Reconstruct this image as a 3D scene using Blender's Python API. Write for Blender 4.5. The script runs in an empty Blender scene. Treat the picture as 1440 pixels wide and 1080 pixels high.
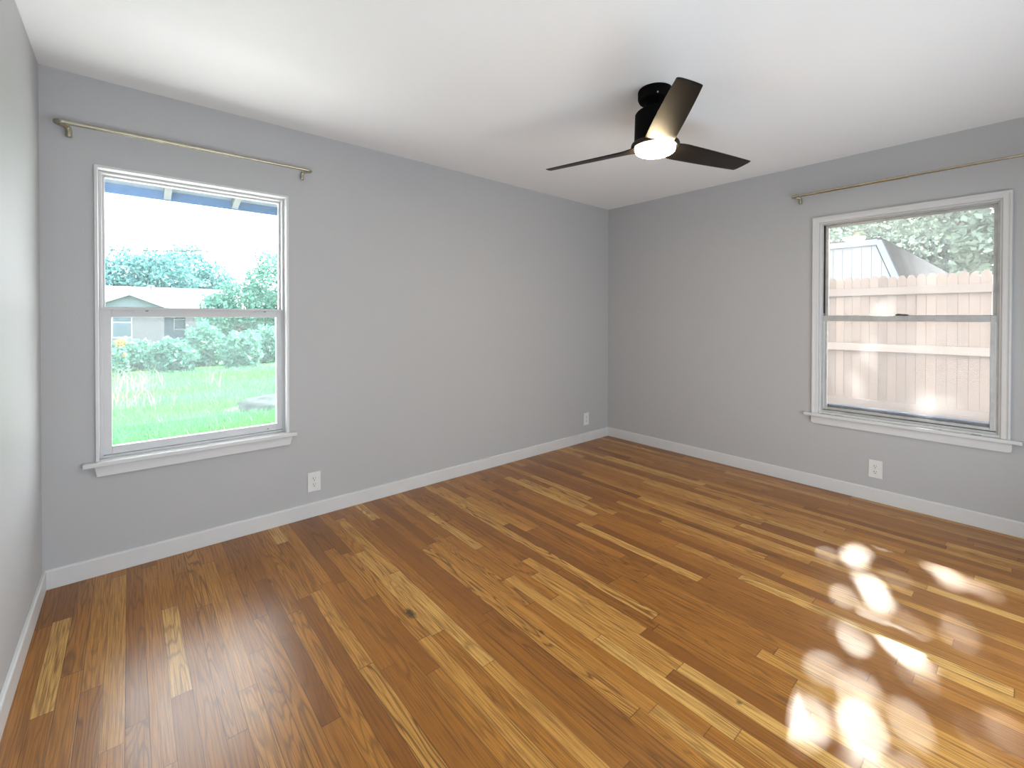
import bpy, bmesh, math, random
import numpy as np
from mathutils import Vector, Matrix

S = bpy.context.scene
COL = S.collection
random.seed(7)
RNG = np.random.default_rng(11)
PI = math.pi

# ------------------------------------------------------------------ camera
FPX, SX, SY = 631.58, 27.82, -87.67
cam_d = bpy.data.cameras.new('camera')
cam = bpy.data.objects.new('camera', cam_d)
COL.objects.link(cam)
yaw, pitch, roll = -0.7301, -0.009, 0.0014
fwd = Vector((-math.sin(yaw) * math.cos(pitch), math.cos(yaw) * math.cos(pitch), math.sin(pitch)))
rgt = Vector((math.cos(yaw), math.sin(yaw), 0))
up = rgt.cross(fwd)
r2 = rgt * math.cos(roll) + up * math.sin(roll)
u2 = -rgt * math.sin(roll) + up * math.cos(roll)
M = Matrix((r2, u2, -fwd)).transposed().to_4x4()
M.translation = Vector((-3.8584, -3.0712, 1.2746))
cam.matrix_world = M
cam_d.sensor_fit = 'HORIZONTAL'
cam_d.sensor_width = 36.0
cam_d.lens = FPX / 1440 * 36
cam_d.shift_x = -SX / 1440
cam_d.shift_y = SY / 1440
cam_d.clip_start = 0.02
cam_d.clip_end = 400
S.camera = cam

# ------------------------------------------------------------------ exposure, sky, sun, large lights
S.view_settings.view_transform = 'Standard'
S.view_settings.look = 'None'
S.view_settings.gamma = 1
S.view_settings.use_curve_mapping = False
S.view_settings.exposure = 1.5

world = bpy.data.worlds.new('sky')
S.world = world
world.use_nodes = True
wn = world.node_tree
bg = wn.nodes['Background']
bg.inputs['Color'].default_value = (0.955, 0.99, 1.06, 1)
bg.inputs['Strength'].default_value = 3.6

SUN_DIR = Vector((1, 0.22, 0.78)).normalized()        # towards the sun
sun_d = bpy.data.lights.new('sun', 'SUN')
sun_d.energy = 12
sun_d.color = (1.0, 0.95, 0.88)
sun_d.angle = math.radians(0.53)
sun = bpy.data.objects.new('sun', sun_d)
COL.objects.link(sun)
sun.rotation_euler = SUN_DIR.to_track_quat('Z', 'Y').to_euler()
sun.location = SUN_DIR * 60


def area(name, loc, direction, sx, sy, power, color):
    d = bpy.data.lights.new(name, 'AREA')
    d.shape = 'RECTANGLE'
    d.size, d.size_y = sx, sy
    d.energy = power
    d.color = color
    o = bpy.data.objects.new(name, d)
    COL.objects.link(o)
    o.location = loc
    o.rotation_euler = (-Vector(direction)).to_track_quat('Z', 'Y').to_euler()
    return o


# added soft fill light behind the camera; the rear wall has no opening
area('rear_fill_light', (-2.45, -3.64, 1.15), (0, 1, 0.27), 3.3, 2.2, 35, (0.82, 0.935, 1.04))

# ------------------------------------------------------------------ node helpers


class NT:
    def __init__(self, name):
        self.m = bpy.data.materials.new(name)
        self.m.use_nodes = True
        self.t = self.m.node_tree
        self.t.nodes.clear()
        self.out = self.t.nodes.new('ShaderNodeOutputMaterial')

    def n(self, typ, **kw):
        nd = self.t.nodes.new(typ)
        for k, v in kw.items():
            setattr(nd, k, v)
        return nd

    def put(self, sock, v):
        if isinstance(v, bpy.types.NodeSocket):
            self.t.links.new(v, sock)
        elif v is not None:
            sock.default_value = v

    def math(self, op, a, b=None, c=None):
        nd = self.n('ShaderNodeMath', operation=op)
        for i, v in enumerate((a, b, c)):
            if v is not None:
                self.put(nd.inputs[i], v)
        return nd.outputs[0]

    def mix(self, f, a, b, blend='MIX'):
        nd = self.n('ShaderNodeMix', data_type='RGBA', blend_type=blend)
        self.put(nd.inputs[0], f)
        self.put(nd.inputs[6], a)
        self.put(nd.inputs[7], b)
        return nd.outputs[2]

    def ramp(self, f, stops, interp='LINEAR'):
        nd = self.n('ShaderNodeValToRGB')
        cr = nd.color_ramp
        cr.interpolation = interp
        while len(cr.elements) < len(stops):
            cr.elements.new(0.5)
        for e, (p, c) in zip(cr.elements, stops):
            e.position = p
            e.color = c if len(c) == 4 else (*c, 1)
        self.put(nd.inputs[0], f)
        return nd.outputs[0]

    def noise(self, vec, scale, detail=2, rough=0.5, dim='3D', dist=0.0):
        nd = self.n('ShaderNodeTexNoise', noise_dimensions=dim)
        self.put(nd.inputs['Vector'], vec)
        nd.inputs['Scale'].default_value = scale
        nd.inputs['Detail'].default_value = detail
        nd.inputs['Roughness'].default_value = rough
        nd.inputs['Distortion'].default_value = dist
        return nd.outputs['Fac']

    def pos(self, kind='Object'):
        return self.n('ShaderNodeTexCoord').outputs[kind]

    def mapping(self, vec, scale=(1, 1, 1), loc=(0, 0, 0), rot=(0, 0, 0)):
        nd = self.n('ShaderNodeMapping')
        self.put(nd.inputs['Vector'], vec)
        nd.inputs['Scale'].default_value = scale
        nd.inputs['Location'].default_value = loc
        nd.inputs['Rotation'].default_value = rot
        return nd.outputs[0]

    def bump(self, h, strength=0.3, dist=0.01):
        nd = self.n('ShaderNodeBump')
        nd.inputs['Strength'].default_value = strength
        nd.inputs['Distance'].default_value = dist
        self.put(nd.inputs['Height'], h)
        return nd.outputs[0]

    def principled(self, col, rough=0.5, metal=0.0, spec=0.5, normal=None, **kw):
        nd = self.n('ShaderNodeBsdfPrincipled')
        self.put(nd.inputs['Base Color'], col if isinstance(col, bpy.types.NodeSocket) else (*col[:3], 1))
        self.put(nd.inputs['Roughness'], rough)
        self.put(nd.inputs['Metallic'], metal)
        self.put(nd.inputs['Specular IOR Level'], spec)
        if normal is not None:
            self.put(nd.inputs['Normal'], normal)
        for k, v in kw.items():
            self.put(nd.inputs[k], v)
        return nd.outputs[0]

    def end(self, sh):
        self.t.links.new(sh, self.out.inputs['Surface'])
        return self.m


def mat_plain(name, col, rough=0.5, metal=0.0, spec=0.5, vary=0.06, scale=8, bump=0.0, bscale=200):
    t = NT(name)
    p = t.pos()
    f = t.noise(p, scale, 3)
    lo = tuple(c * (1 - vary) for c in col[:3])
    hi = tuple(min(1, c * (1 + vary)) for c in col[:3])
    c = t.ramp(f, [(0.3, lo), (0.7, hi)])
    nm = t.bump(t.noise(p, bscale, 2), bump, 0.002) if bump else None
    return t.end(t.principled(c, rough, metal, spec, nm))


def mat_floor():
    t = NT('oak_strip_floor')
    p = t.pos()
    sep = t.n('ShaderNodeSeparateXYZ')
    t.put(sep.inputs[0], p)
    x, y = sep.outputs[0], sep.outputs[1]
    W = 0.057
    u = t.math('DIVIDE', x, W)
    row = t.math('FLOOR', u)
    fx = t.math('FRACT', u)

    def wn1(v, k):
        nd = t.n('ShaderNodeTexWhiteNoise', noise_dimensions='1D')
        t.put(nd.inputs['W'], t.math('ADD', v, k))
        return nd.outputs['Value']
    ra, rb = wn1(row, 3.37), wn1(row, 17.71)
    L = t.math('MULTIPLY_ADD', rb, 0.95, 0.55)
    v = t.math('DIVIDE', t.math('MULTIPLY_ADD', ra, 7.0, y), L)
    idx = t.math('FLOOR', v)
    fv = t.math('FRACT', v)
    comb = t.n('ShaderNodeCombineXYZ')
    t.put(comb.inputs[0], row)
    t.put(comb.inputs[1], idx)
    wn = t.n('ShaderNodeTexWhiteNoise', noise_dimensions='3D')
    t.put(wn.inputs['Vector'], comb.outputs[0])
    pid = wn.outputs['Value']
    csep = t.n('ShaderNodeSeparateColor')
    t.put(csep.inputs[0], wn.outputs['Color'])
    q1, q2, q3 = csep.outputs[0], csep.outputs[1], csep.outputs[2]
    base = t.ramp(pid, [(0.0, (0.205, 0.066, 0.008)), (0.15, (0.290, 0.102, 0.012)), (0.45, (0.410, 0.162, 0.021)),
                        (0.68, (0.495, 0.213, 0.034)), (0.82, (0.635, 0.330, 0.074)), (1.0, (0.74, 0.445, 0.130))])
    # long fine grain
    gv = t.n('ShaderNodeCombineXYZ')
    t.put(gv.inputs[0], t.math('MULTIPLY', x, 300.0))
    t.put(gv.inputs[1], t.math('MULTIPLY', y, 5.0))
    t.put(gv.inputs[2], t.math('MULTIPLY', pid, 90.0))
    fine = t.noise(gv.outputs[0], 1.0, 3, 0.6)
    # cathedral grain: contour lines of a stretched field, own field per board
    cv = t.n('ShaderNodeCombineXYZ')
    t.put(cv.inputs[0], t.math('MULTIPLY', x, 17.0))
    t.put(cv.inputs[1], t.math('MULTIPLY', y, 1.25))
    t.put(cv.inputs[2], t.math('MULTIPLY', q1, 120.0))
    field = t.noise(cv.outputs[0], 1.0, 1.5, 0.45)
    rings = t.math('SINE', t.math('MULTIPLY', field, t.math('MULTIPLY_ADD', q2, 80.0, 45.0)))
    rings = t.math('POWER', t.math('MULTIPLY_ADD', rings, 0.5, 0.5), 4.0)
    amt = t.math('MULTIPLY', t.math('MULTIPLY_ADD', t.math('POWER', q3, 1.3), 0.85, 0.10), rings)
    c = t.mix(amt, base, (0.085, 0.032, 0.007, 1))
    c = t.mix(t.math('MULTIPLY', t.math('SUBTRACT', 1.0, t.math('SMOOTH_MIN', t.math('MULTIPLY', fine, 1.75), 1.0, 0.1)), 2.1), c, (0.15, 0.052, 0.010, 1))
    # broad mellow tone drift
    blot = t.noise(t.mapping(p, (3.2, 1.0, 1)), 1.6, 3)
    c = t.mix(0.18, c, t.mix(blot, (0.24, 0.096, 0.012, 1), (0.46, 0.215, 0.035, 1)))

    # knots: soft dark marks with a place of their own
    def stain(cx, cy, rx, ry, k):
        dx = t.math('DIVIDE', t.math('SUBTRACT', x, cx), rx)
        dy = t.math('DIVIDE', t.math('SUBTRACT', y, cy), ry)
        d = t.math('SQRT', t.math('ADD', t.math('MULTIPLY', dx, dx), t.math('MULTIPLY', dy, dy)))
        d = t.math('ADD', d, t.math('MULTIPLY_ADD', t.noise(p, 60, 3), 0.9, -0.45))
        nd = t.n('ShaderNodeMapRange', interpolation_type='SMOOTHSTEP')
        t.put(nd.inputs['Value'], d)
        nd.inputs['From Min'].default_value = 1.15
        nd.inputs['From Max'].default_value = 0.25
        return t.math('MULTIPLY', nd.outputs[0], k)
    for s in ((-2.965, -1.29, 0.022, 0.05, 0.9), (-1.79, -0.205, 0.026, 0.06, 0.7), (-2.62, -1.75, 0.008, 0.022, 0.75), (-2.36, -2.43, 0.010, 0.012, 0.7), (-3.36, -0.62, 0.010, 0.03, 0.6)):
        c = t.mix(stain(*s), c, (0.05, 0.028, 0.014, 1))
    # joints
    ex = t.math('MULTIPLY', t.math('MINIMUM', fx, t.math('SUBTRACT', 1.0, fx)), W)
    ey = t.math('MULTIPLY', t.math('MINIMUM', fv, t.math('SUBTRACT', 1.0, fv)), L)
    e = t.math('MINIMUM', ex, t.math('MULTIPLY', ey, 0.7))
    nd = t.n('ShaderNodeMapRange')
    t.put(nd.inputs['Value'], e)
    nd.inputs['From Min'].default_value = 0.0004
    nd.inputs['From Max'].default_value = 0.0016
    joint = nd.outputs[0]
    wob = t.math('MULTIPLY_ADD', q3, 0.5, 0.42)
    c = t.mix(t.math('MULTIPLY', t.math('SUBTRACT', 1.0, joint), wob), c, (0.06, 0.025, 0.010, 1))
    h = t.math('ADD', t.math('MULTIPLY', joint, 1.0), t.math('MULTIPLY', fine, 0.25))
    nm = t.bump(h, 0.12, 0.0012)
    rough = t.math('MULTIPLY_ADD', t.noise(t.mapping(p, (6, 2, 1)), 2.0, 3), 0.14, 0.25)
    return t.end(t.principled(c, rough, 0, 0.5, nm))


def mat_wall(name, col):
    t = NT(name)
    p = t.pos()
    b = t.noise(p, 160, 3, 0.55)
    f = t.noise(p, 1.7, 3)
    c = t.mix(f, tuple(k * 0.975 for k in col) + (1,), tuple(min(1, k * 1.02) for k in col) + (1,))
    return t.end(t.principled(c, 0.62, 0, 0.3, t.bump(b, 0.22, 0.0025)))


def mat_glass(name, haze, haze_col, rough=0.0, speck=0.0, refl=1.0):
    """thin pane: clear, mirror-like at grazing angles, with a film of dust and added haze that scatters the daylight"""
    t = NT(name)
    p = t.pos()
    tr = t.n('ShaderNodeBsdfTransparent')
    tr.inputs[0].default_value = (0.97, 0.99, 0.98, 1)
    dust = t.n('ShaderNodeBsdfTranslucent')
    dust.inputs[0].default_value = (*haze_col, 1)
    f = t.noise(t.mapping(p, (1, 1, 1)), 3.0, 4, 0.6)
    amt = t.math('MULTIPLY', t.math('MULTIPLY_ADD', f, speck, 1 - speck / 2), haze)
    m1 = t.n('ShaderNodeMixShader')
    t.put(m1.inputs[0], amt)
    t.put(m1.inputs[1], tr.outputs[0])
    t.put(m1.inputs[2], dust.outputs[0])
    gl = t.n('ShaderNodeBsdfGlossy')
    gl.inputs['Roughness'].default_value = rough
    fr = t.n('ShaderNodeFresnel')
    fr.inputs['IOR'].default_value = 1.5
    m2 = t.n('ShaderNodeMixShader')
    t.put(m2.inputs[0], t.math('MULTIPLY', fr.outputs[0], refl))
    t.put(m2.inputs[1], m1.outputs[0])
    t.put(m2.inputs[2], gl.outputs[0])
    return t.end(m2.outputs[0])


def mat_leaf(name, c0, c1, trans=0.4, patch=None):
    t = NT(name)
    nd = t.n('ShaderNodeNewGeometry')
    col = t.mix(nd.outputs['Random Per Island'], (*c0, 1), (*c1, 1))
    if patch:
        f = t.noise(t.mapping(t.pos(), (0.22, 0.5, 0)), 1.0, 2)
        k = t.ramp(f, [(0.42, (0, 0, 0)), (0.58, (1, 1, 1))])
        col = t.mix(k, col, (*patch, 1))
    d = t.principled(col, 0.5, 0, 0.4)
    tl = t.n('ShaderNodeBsdfTranslucent')
    t.put(tl.inputs[0], t.mix(0.5, col, (*[min(1, k * 1.3) for k in c1], 1)))
    m = t.n('ShaderNodeMixShader')
    m.inputs[0].default_value = trans
    t.put(m.inputs[1], d)
    t.put(m.inputs[2], tl.outputs[0])
    return t.end(m.outputs[0])


def mat_wood(name, c0, c1, axis='z', rough=0.6):
    t = NT(name)
    sc = {'z': (30, 30, 1.5), 'y': (30, 1.5, 30), 'x': (1.5, 30, 30)}[axis]
    info = t.n('ShaderNodeObjectInfo')
    p = t.pos()
    add = t.n('ShaderNodeVectorMath', operation='ADD')
    t.put(add.inputs[0], t.mapping(p, sc))
    cmb = t.n('ShaderNodeCombineXYZ')
    t.put(cmb.inputs[0], t.math('MULTIPLY', info.outputs['Random'], 50))
    t.put(add.inputs[1], cmb.outputs[0])
    f = t.noise(add.outputs[0], 1.0, 4, 0.6)
    c = t.ramp(f, [(0.3, c0), (0.7, c1)])
    tint = t.math('MULTIPLY_ADD', info.outputs['Random'], 0.44, 0.76)
    hsv = t.n('ShaderNodeHueSaturation')
    t.put(hsv.inputs['Value'], tint)
    t.put(hsv.inputs['Color'], c)
    return t.end(t.principled(hsv.outputs[0], rough, 0, 0.3))


def mat_emit(name, col, strength):
    t = NT(name)
    e = t.n('ShaderNodeEmission')
    e.inputs[0].default_value = (*col, 1)
    e.inputs[1].default_value = strength
    return t.end(e.outputs[0])


def mat_brick(name):
    t = NT(name)
    b = t.n('ShaderNodeTexBrick')
    g = t.pos('Generated')
    t.put(b.inputs['Vector'], t.mapping(t.pos(), (1, 1, 1), (0, 0, 0), (PI / 2, 0, 0)))
    b.inputs['Color1'].default_value = (0.101, 0.101, 0.112, 1)
    b.inputs['Color2'].default_value = (0.082, 0.082, 0.090, 1)
    b.inputs['Mortar'].default_value = (0.072, 0.071, 0.072, 1)
    b.inputs['Scale'].default_value = 5.0
    b.inputs['Mortar Size'].default_value = 0.015
    return t.end(t.principled(b.outputs['Color'], 0.8, 0, 0.2))


def mat_shingle(name, c0, c1, axis_rot=(0, 0, 0)):
    t = NT(name)
    p = t.mapping(t.pos(), (1, 1, 1), (0, 0, 0), axis_rot)
    b = t.n('ShaderNodeTexBrick')
    t.put(b.inputs['Vector'], p)
    b.inputs['Color1'].default_value = (*c0, 1)
    b.inputs['Color2'].default_value = (*c1, 1)
    b.inputs['Mortar'].default_value = (*[k * 0.6 for k in c0], 1)
    b.inputs['Scale'].default_value = 3.0
    b.inputs['Mortar Size'].default_value = 0.02
    return t.end(t.principled(b.outputs['Color'], 0.8, 0, 0.3))


# ------------------------------------------------------------------ materials
M_floor = mat_floor()
M_wall = mat_wall('grey_wall_paint', (0.490, 0.492, 0.498))
M_ceil = mat_wall('ceiling_paint', (0.925, 0.93, 0.935))
M_trim = mat_plain('white_trim_paint', (0.67, 0.67, 0.672), 0.38, vary=0.02)
M_vinyl = mat_plain('white_vinyl', (0.60, 0.60, 0.61), 0.35, vary=0.02)
M_alu = mat_plain('mill_aluminium', (0.52, 0.53, 0.525), 0.42, metal=0.55, vary=0.10, scale=20)
M_dark_alu = mat_plain('weathered_track', (0.05, 0.065, 0.10), 0.6, metal=0.2, vary=0.5, scale=60)
M_black_gap = mat_plain('dark_gap', (0.012, 0.013, 0.014), 0.7)
M_glass1 = mat_glass('hazed_pane', 0.022, (0.85, 0.95, 0.95), speck=0.3, refl=0.4)  # whitish film added to give the outdoor view its pastel haze
M_glass2 = mat_glass('hazy_pane', 0.075, (0.95, 0.95, 0.95), speck=0.5, refl=1.6)
M_brass = mat_plain('brushed_champagne_metal', (0.50, 0.475, 0.365), 0.26, metal=1.0, vary=0.08, scale=30)
M_plate = mat_plain('white_plate', (0.76, 0.76, 0.75), 0.3, vary=0.02)
M_slot = mat_plain('dark_slot', (0.03, 0.03, 0.028), 0.6)
M_black = mat_plain('black_metal', (0.003, 0.003, 0.003), 0.6, spec=0.04, vary=0.1)
M_blade = mat_wood('walnut_blade', (0.006, 0.0035, 0.002), (0.012, 0.007, 0.0035), 'x', 0.40)
M_lens = mat_emit('lit_diffuser', (1.0, 0.78, 0.48), 40.0)
M_fence = mat_wood('cedar_picket', (0.138, 0.099, 0.079), (0.181, 0.135, 0.111), 'z', 0.75)
M_fencerail = mat_wood('cedar_rail', (0.157, 0.119, 0.101), (0.199, 0.157, 0.135), 'y', 0.75)
M_eave = mat_wood('shade_blue_eave', (0.054, 0.108, 0.224), (0.064, 0.128, 0.259), 'x', 0.7)  # bluish skylit shade of the fascia is put into the colour
M_rafter = mat_plain('painted_rafter', (0.066, 0.074, 0.074), 0.7)

# ------------------------------------------------------------------ mesh helpers


def link(name, me, mat=None, parent=None, smooth=False):
    o = bpy.data.objects.new(name, me)
    COL.objects.link(o)
    if mat is not None:
        me.materials.append(mat)
    if parent is not None:
        o.parent = parent
    if smooth:
        me.polygons.foreach_set('use_smooth', [True] * len(me.polygons))
    return o


def mesh_of(bm, name='mesh'):
    bmesh.ops.recalc_face_normals(bm, faces=bm.faces)
    me = bpy.data.meshes.new(name)
    bm.to_mesh(me)
    bm.free()
    return me


def obj(name, bm, mat, parent=None, smooth=False, bevel=0.0, seg=2, angle=35):
    o = link(name, mesh_of(bm, name), mat, parent, smooth)
    if bevel:
        b = o.modifiers.new('bevel', 'BEVEL')
        b.width = bevel
        b.segments = seg
        b.limit_method = 'ANGLE'
        b.angle_limit = math.radians(angle)
    if smooth:
        o.data.set_sharp_from_angle(angle=math.radians(angle))
    return o


def box(bm, x0, x1, y0, y1, z0, z1):
    vs = [bm.verts.new((x, y, z)) for x in (x0, x1) for y in (y0, y1) for z in (z0, z1)]
    for f in ((0, 1, 3, 2), (4, 6, 7, 5), (0, 4, 5, 1), (2, 3, 7, 6), (0, 2, 6, 4), (1, 5, 7, 3)):
        bm.faces.new([vs[i] for i in f])
    return bm


def B(*dims):
    bm = bmesh.new()
    for d in dims:
        box(bm, *d)
    return bm


def prism(bm, pts, a, b, axis):
    """polygon pts in the two other axes, pushed from a to b along axis"""
    def P(p, k):
        return {'x': (k, p[0], p[1]), 'y': (p[0], k, p[1]), 'z': (p[0], p[1], k)}[axis]
    A = [bm.verts.new(P(p, a)) for p in pts]
    Bv = [bm.verts.new(P(p, b)) for p in pts]
    n = len(pts)
    bm.faces.new(A)
    bm.faces.new(Bv[::-1])
    for i in range(n):
        bm.faces.new((A[i], A[(i + 1) % n], Bv[(i + 1) % n], Bv[i]))
    return bm


def lathe(bm, prof, seg=48, cx=0, cy=0):
    rings = []
    for r, z in prof:
        if r < 1e-6:
            rings.append([bm.verts.new((cx, cy, z))])
        else:
            rings.append([bm.verts.new((cx + r * math.cos(2 * PI * k / seg), cy + r * math.sin(2 * PI * k / seg), z)) for k in range(seg)])
    for A, Bq in zip(rings, rings[1:]):
        for k in range(seg):
            a0, a1 = A[k % len(A)], A[(k + 1) % len(A)]
            b0, b1 = Bq[k % len(Bq)], Bq[(k + 1) % len(Bq)]
            vs = []
            for v in (a0, a1, b1, b0):
                if v not in vs:
                    vs.append(v)
            if len(vs) > 2:
                bm.faces.new(vs)
    return bm


def catmull(pts, n=8):
    P = [Vector(p) for p in pts]
    P = [P[0] * 2 - P[1]] + P + [P[-1] * 2 - P[-2]]
    out = []
    for i in range(1, len(P) - 2):
        for k in range(n):
            t = k / n
            a, b, c, d = P[i - 1], P[i], P[i + 1], P[i + 2]
            out.append(0.5 * ((2 * b) + (c - a) * t + (2 * a - 5 * b + 4 * c - d) * t * t + (3 * b - a - 3 * c + d) * t ** 3))
    out.append(P[-2])
    return out


def tube(bm, path, r, seg=14, r_end=None):
    path = [Vector(p) for p in path]
    n = len(path)
    tang = []
    for i in range(n):
        a, b = path[max(0, i - 1)], path[min(n - 1, i + 1)]
        tang.append((b - a).normalized())
    ref = Vector((0, 0, 1)) if abs(tang[0].z) < 0.9 else Vector((1, 0, 0))
    u = tang[0].cross(ref).normalized()
    rings = []
    for i in range(n):
        u = (u - tang[i] * u.dot(tang[i])).normalized()
        v = tang[i].cross(u)
        rr = r if r_end is None else r + (r_end - r) * i / (n - 1)
        rings.append([bm.verts.new(path[i] + (u * math.cos(2 * PI * k / seg) + v * math.sin(2 * PI * k / seg)) * rr) for k in range(seg)])
    for A, Bq in zip(rings, rings[1:]):
        for k in range(seg):
            bm.faces.new((A[k], A[(k + 1) % seg], Bq[(k + 1) % seg], Bq[k]))
    bm.faces.new(rings[0][::-1])
    bm.faces.new(rings[-1])
    return bm


def thing(name, label, cat, loc=(0, 0, 0), group=None, rotz=0):
    o = bpy.data.objects.new(name, None)
    COL.objects.link(o)
    o.location = loc
    o.rotation_euler = (0, 0, rotz)
    o['label'] = label
    o['category'] = cat
    if group:
        o['group'] = group
    o.empty_display_size = 0.1
    return o


def tag(o, label, cat, group=None, kind=None):
    o['label'] = label
    o['category'] = cat
    if group:
        o['group'] = group
    if kind:
        o['kind'] = kind
    return o


def struct(o, label, cat):
    return tag(o, label, cat, kind='structure')


def arr_mesh(name, V, F4=None, F3=None):
    """V: (n,3); faces given as index arrays"""
    me = bpy.data.meshes.new(name)
    V = np.asarray(V, np.float32)
    me.vertices.add(len(V))
    me.vertices.foreach_set('co', V.ravel())
    loops, starts, tot = [], [], 0
    if F4 is not None and len(F4):
        F4 = np.asarray(F4, np.int32)
        loops.append(F4.ravel())
        starts.append(np.arange(len(F4)) * 4)
        tot = len(F4) * 4
    if F3 is not None and len(F3):
        F3 = np.asarray(F3, np.int32)
        loops.append(F3.ravel())
        starts.append(tot + np.arange(len(F3)) * 3)
    L = np.concatenate(loops)
    St = np.concatenate(starts).astype(np.int32)
    me.loops.add(len(L))
    me.loops.foreach_set('vertex_index', L.astype(np.int32))
    me.polygons.add(len(St))
    me.polygons.foreach_set('loop_start', St)
    me.update(calc_edges=True)
    me.validate()
    return me


def leaves_mesh(name, C, size, rng, flat=0.0, droop=None):
    """folded two-quad leaves at the centres C; size (n,) length"""
    n = len(C)
    a = rng.normal(size=(n, 3))
    a[:, 2] *= (1 - flat)
    if droop is not None:
        a += np.array(droop)
    a /= np.linalg.norm(a, axis=1)[:, None]
    b = rng.normal(size=(n, 3))
    b -= a * (a * b).sum(1)[:, None]
    b /= np.linalg.norm(b, axis=1)[:, None]
    c = np.cross(a, b)
    s = np.asarray(size)[:, None]
    w = s * 0.30
    p0 = C - a * s * 0.5
    p1 = C + a * s * 0.5
    l = C + b * w + c * w * 0.35 - a * s * 0.05
    r = C - b * w + c * w * 0.35 - a * s * 0.05
    V = np.stack([p0, r, p1, l], 1).reshape(-1, 3)
    k = np.arange(n) * 4
    F3 = np.concatenate([np.stack([k, k + 1, k + 2], 1), np.stack([k, k + 2, k + 3], 1)])
    return arr_mesh(name, V, None, F3)


# ------------------------------------------------------------------ room shell
W, H, D, TH = 4.168, 2.44, 3.66, 0.14
A_XL, A_XR, A_ZT, A_ZS = -3.973, -3.140, 2.008, 0.5625          # clear opening of the window in the back wall
B_YL, B_YR, B_ZT, B_ZS = -1.995, -2.945, 1.985, 0.5600          # same in the right wall

o = obj('floor', B((-W - TH, TH, -D - TH, TH, -0.12, 0)), M_floor)
struct(o, 'varnished oak strip floor of warm brown and honey boards', 'floor')
o = obj('ceiling', B((-W - TH, TH, -D - TH, TH, H, H + 0.12)), M_ceil)
struct(o, 'plain white painted ceiling', 'ceiling')
o = obj('wall_back', B((-W - TH, A_XL - 0.013, 0, TH, 0, H), (A_XR + 0.013, TH, 0, TH, 0, H),
                       (A_XL - 0.013, A_XR + 0.013, 0, TH, A_ZT + 0.013, H), (A_XL - 0.013, A_XR + 0.013, 0, TH, 0, A_ZS - 0.024)), M_wall)
struct(o, 'grey wall with the garden view window', 'wall')
o = obj('wall_right', B((0, TH, -D - TH, B_YR - 0.013, 0, H), (0, TH, B_YL + 0.013, 0, 0, H),
                        (0, TH, B_YR - 0.013, B_YL + 0.013, B_ZT + 0.013, H), (0, TH, B_YR - 0.013, B_YL + 0.013, 0, B_ZS - 0.024)), M_wall)
struct(o, 'grey wall with the fence view window', 'wall')
o = obj('wall_left', B((-W - TH, -W, -D - TH, 0, 0, H)), M_wall)
struct(o, 'brightly lit blank grey wall at the left edge', 'wall')
o = obj('wall_front', B((-W, 0, -D - TH, -D, 0, H)), M_wall)
struct(o, 'grey wall behind the photographer', 'wall')

HB, TB = 0.0914, 0.014


def base_prof():
    return [(0, 0), (TB, 0), (TB, HB - 0.006), (TB - 0.004, HB - 0.001), (0.002, HB), (0, HB)]


bm = bmesh.new()
prism(bm, [(-a, b) for a, b in base_prof()], -W, 0, 'x')
o = obj('baseboard_back', bm, M_trim, bevel=0.0015)
struct(o, 'white baseboard below the garden view window', 'baseboard')
bm = bmesh.new()
prism(bm, [(-a, b) for a, b in base_prof()], -D, -TB, 'y')
o = obj('baseboard_right', bm, M_trim, bevel=0.0015)
struct(o, 'white baseboard below the fence view window', 'baseboard')
bm = bmesh.new()
prism(bm, [(-W + a, b) for a, b in base_prof()], -D, -TB, 'y')
o = obj('baseboard_left', bm, M_trim, bevel=0.0015)
struct(o, 'white baseboard along the blank left wall', 'baseboard')

# ------------------------------------------------------------------ window 1 (garden view, vinyl single hung)
w1 = bpy.data.objects.new('window_1', None)
COL.objects.link(w1)
w1.location = (0, 0, 0)
struct(w1, 'white vinyl single hung window looking onto the lawn', 'window')
xl, xr, zt, zs = A_XL, A_XR, A_ZT, A_ZS
e = 0.013
cas = B((xl - e, xl, -0.012, TH, zs, zt + e), (xr, xr + e, -0.012, TH, zs, zt + e), (xl, xr, -0.012, TH, zt, zt + e))
obj('casing', cas, M_trim, w1, bevel=0.0015)
obj('stool', B((-4.032, -3.088, -0.037, 0.0, zs - 0.022, zs), (xl - e, xr + e, 0.0, TH, zs - 0.022, zs)), M_trim, w1, bevel=0.004)
bm = bmesh.new()
prism(bm, [(-3.992, zs - 0.022), (-3.108, zs - 0.022), (-3.124, zs - 0.074), (-3.982, zs - 0.074)], -0.016, 0, 'y')
obj('apron', bm, M_trim, w1, bevel=0.002)
FY = 0.045      # room side of the vinyl frame


def ring(bm, a0, a1, z0, z1, wl, wr, wb, wt, d0, d1, axis='y'):
    """rectangular frame made of two stiles and two rails; a is the horizontal axis"""
    def bx(p0, p1, q0, q1):
        if axis == 'y':
            box(bm, p0, p1, d0, d1, q0, q1)
        else:
            box(bm, d0, d1, p0, p1, q0, q1)
    bx(a0, a0 + wl, z0, z1)
    bx(a1 - wr, a1, z0, z1)
    bx(a0 + wl, a1 - wr, z0, z0 + wb)
    bx(a0 + wl, a1 - wr, z1 - wt, z1)


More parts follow.
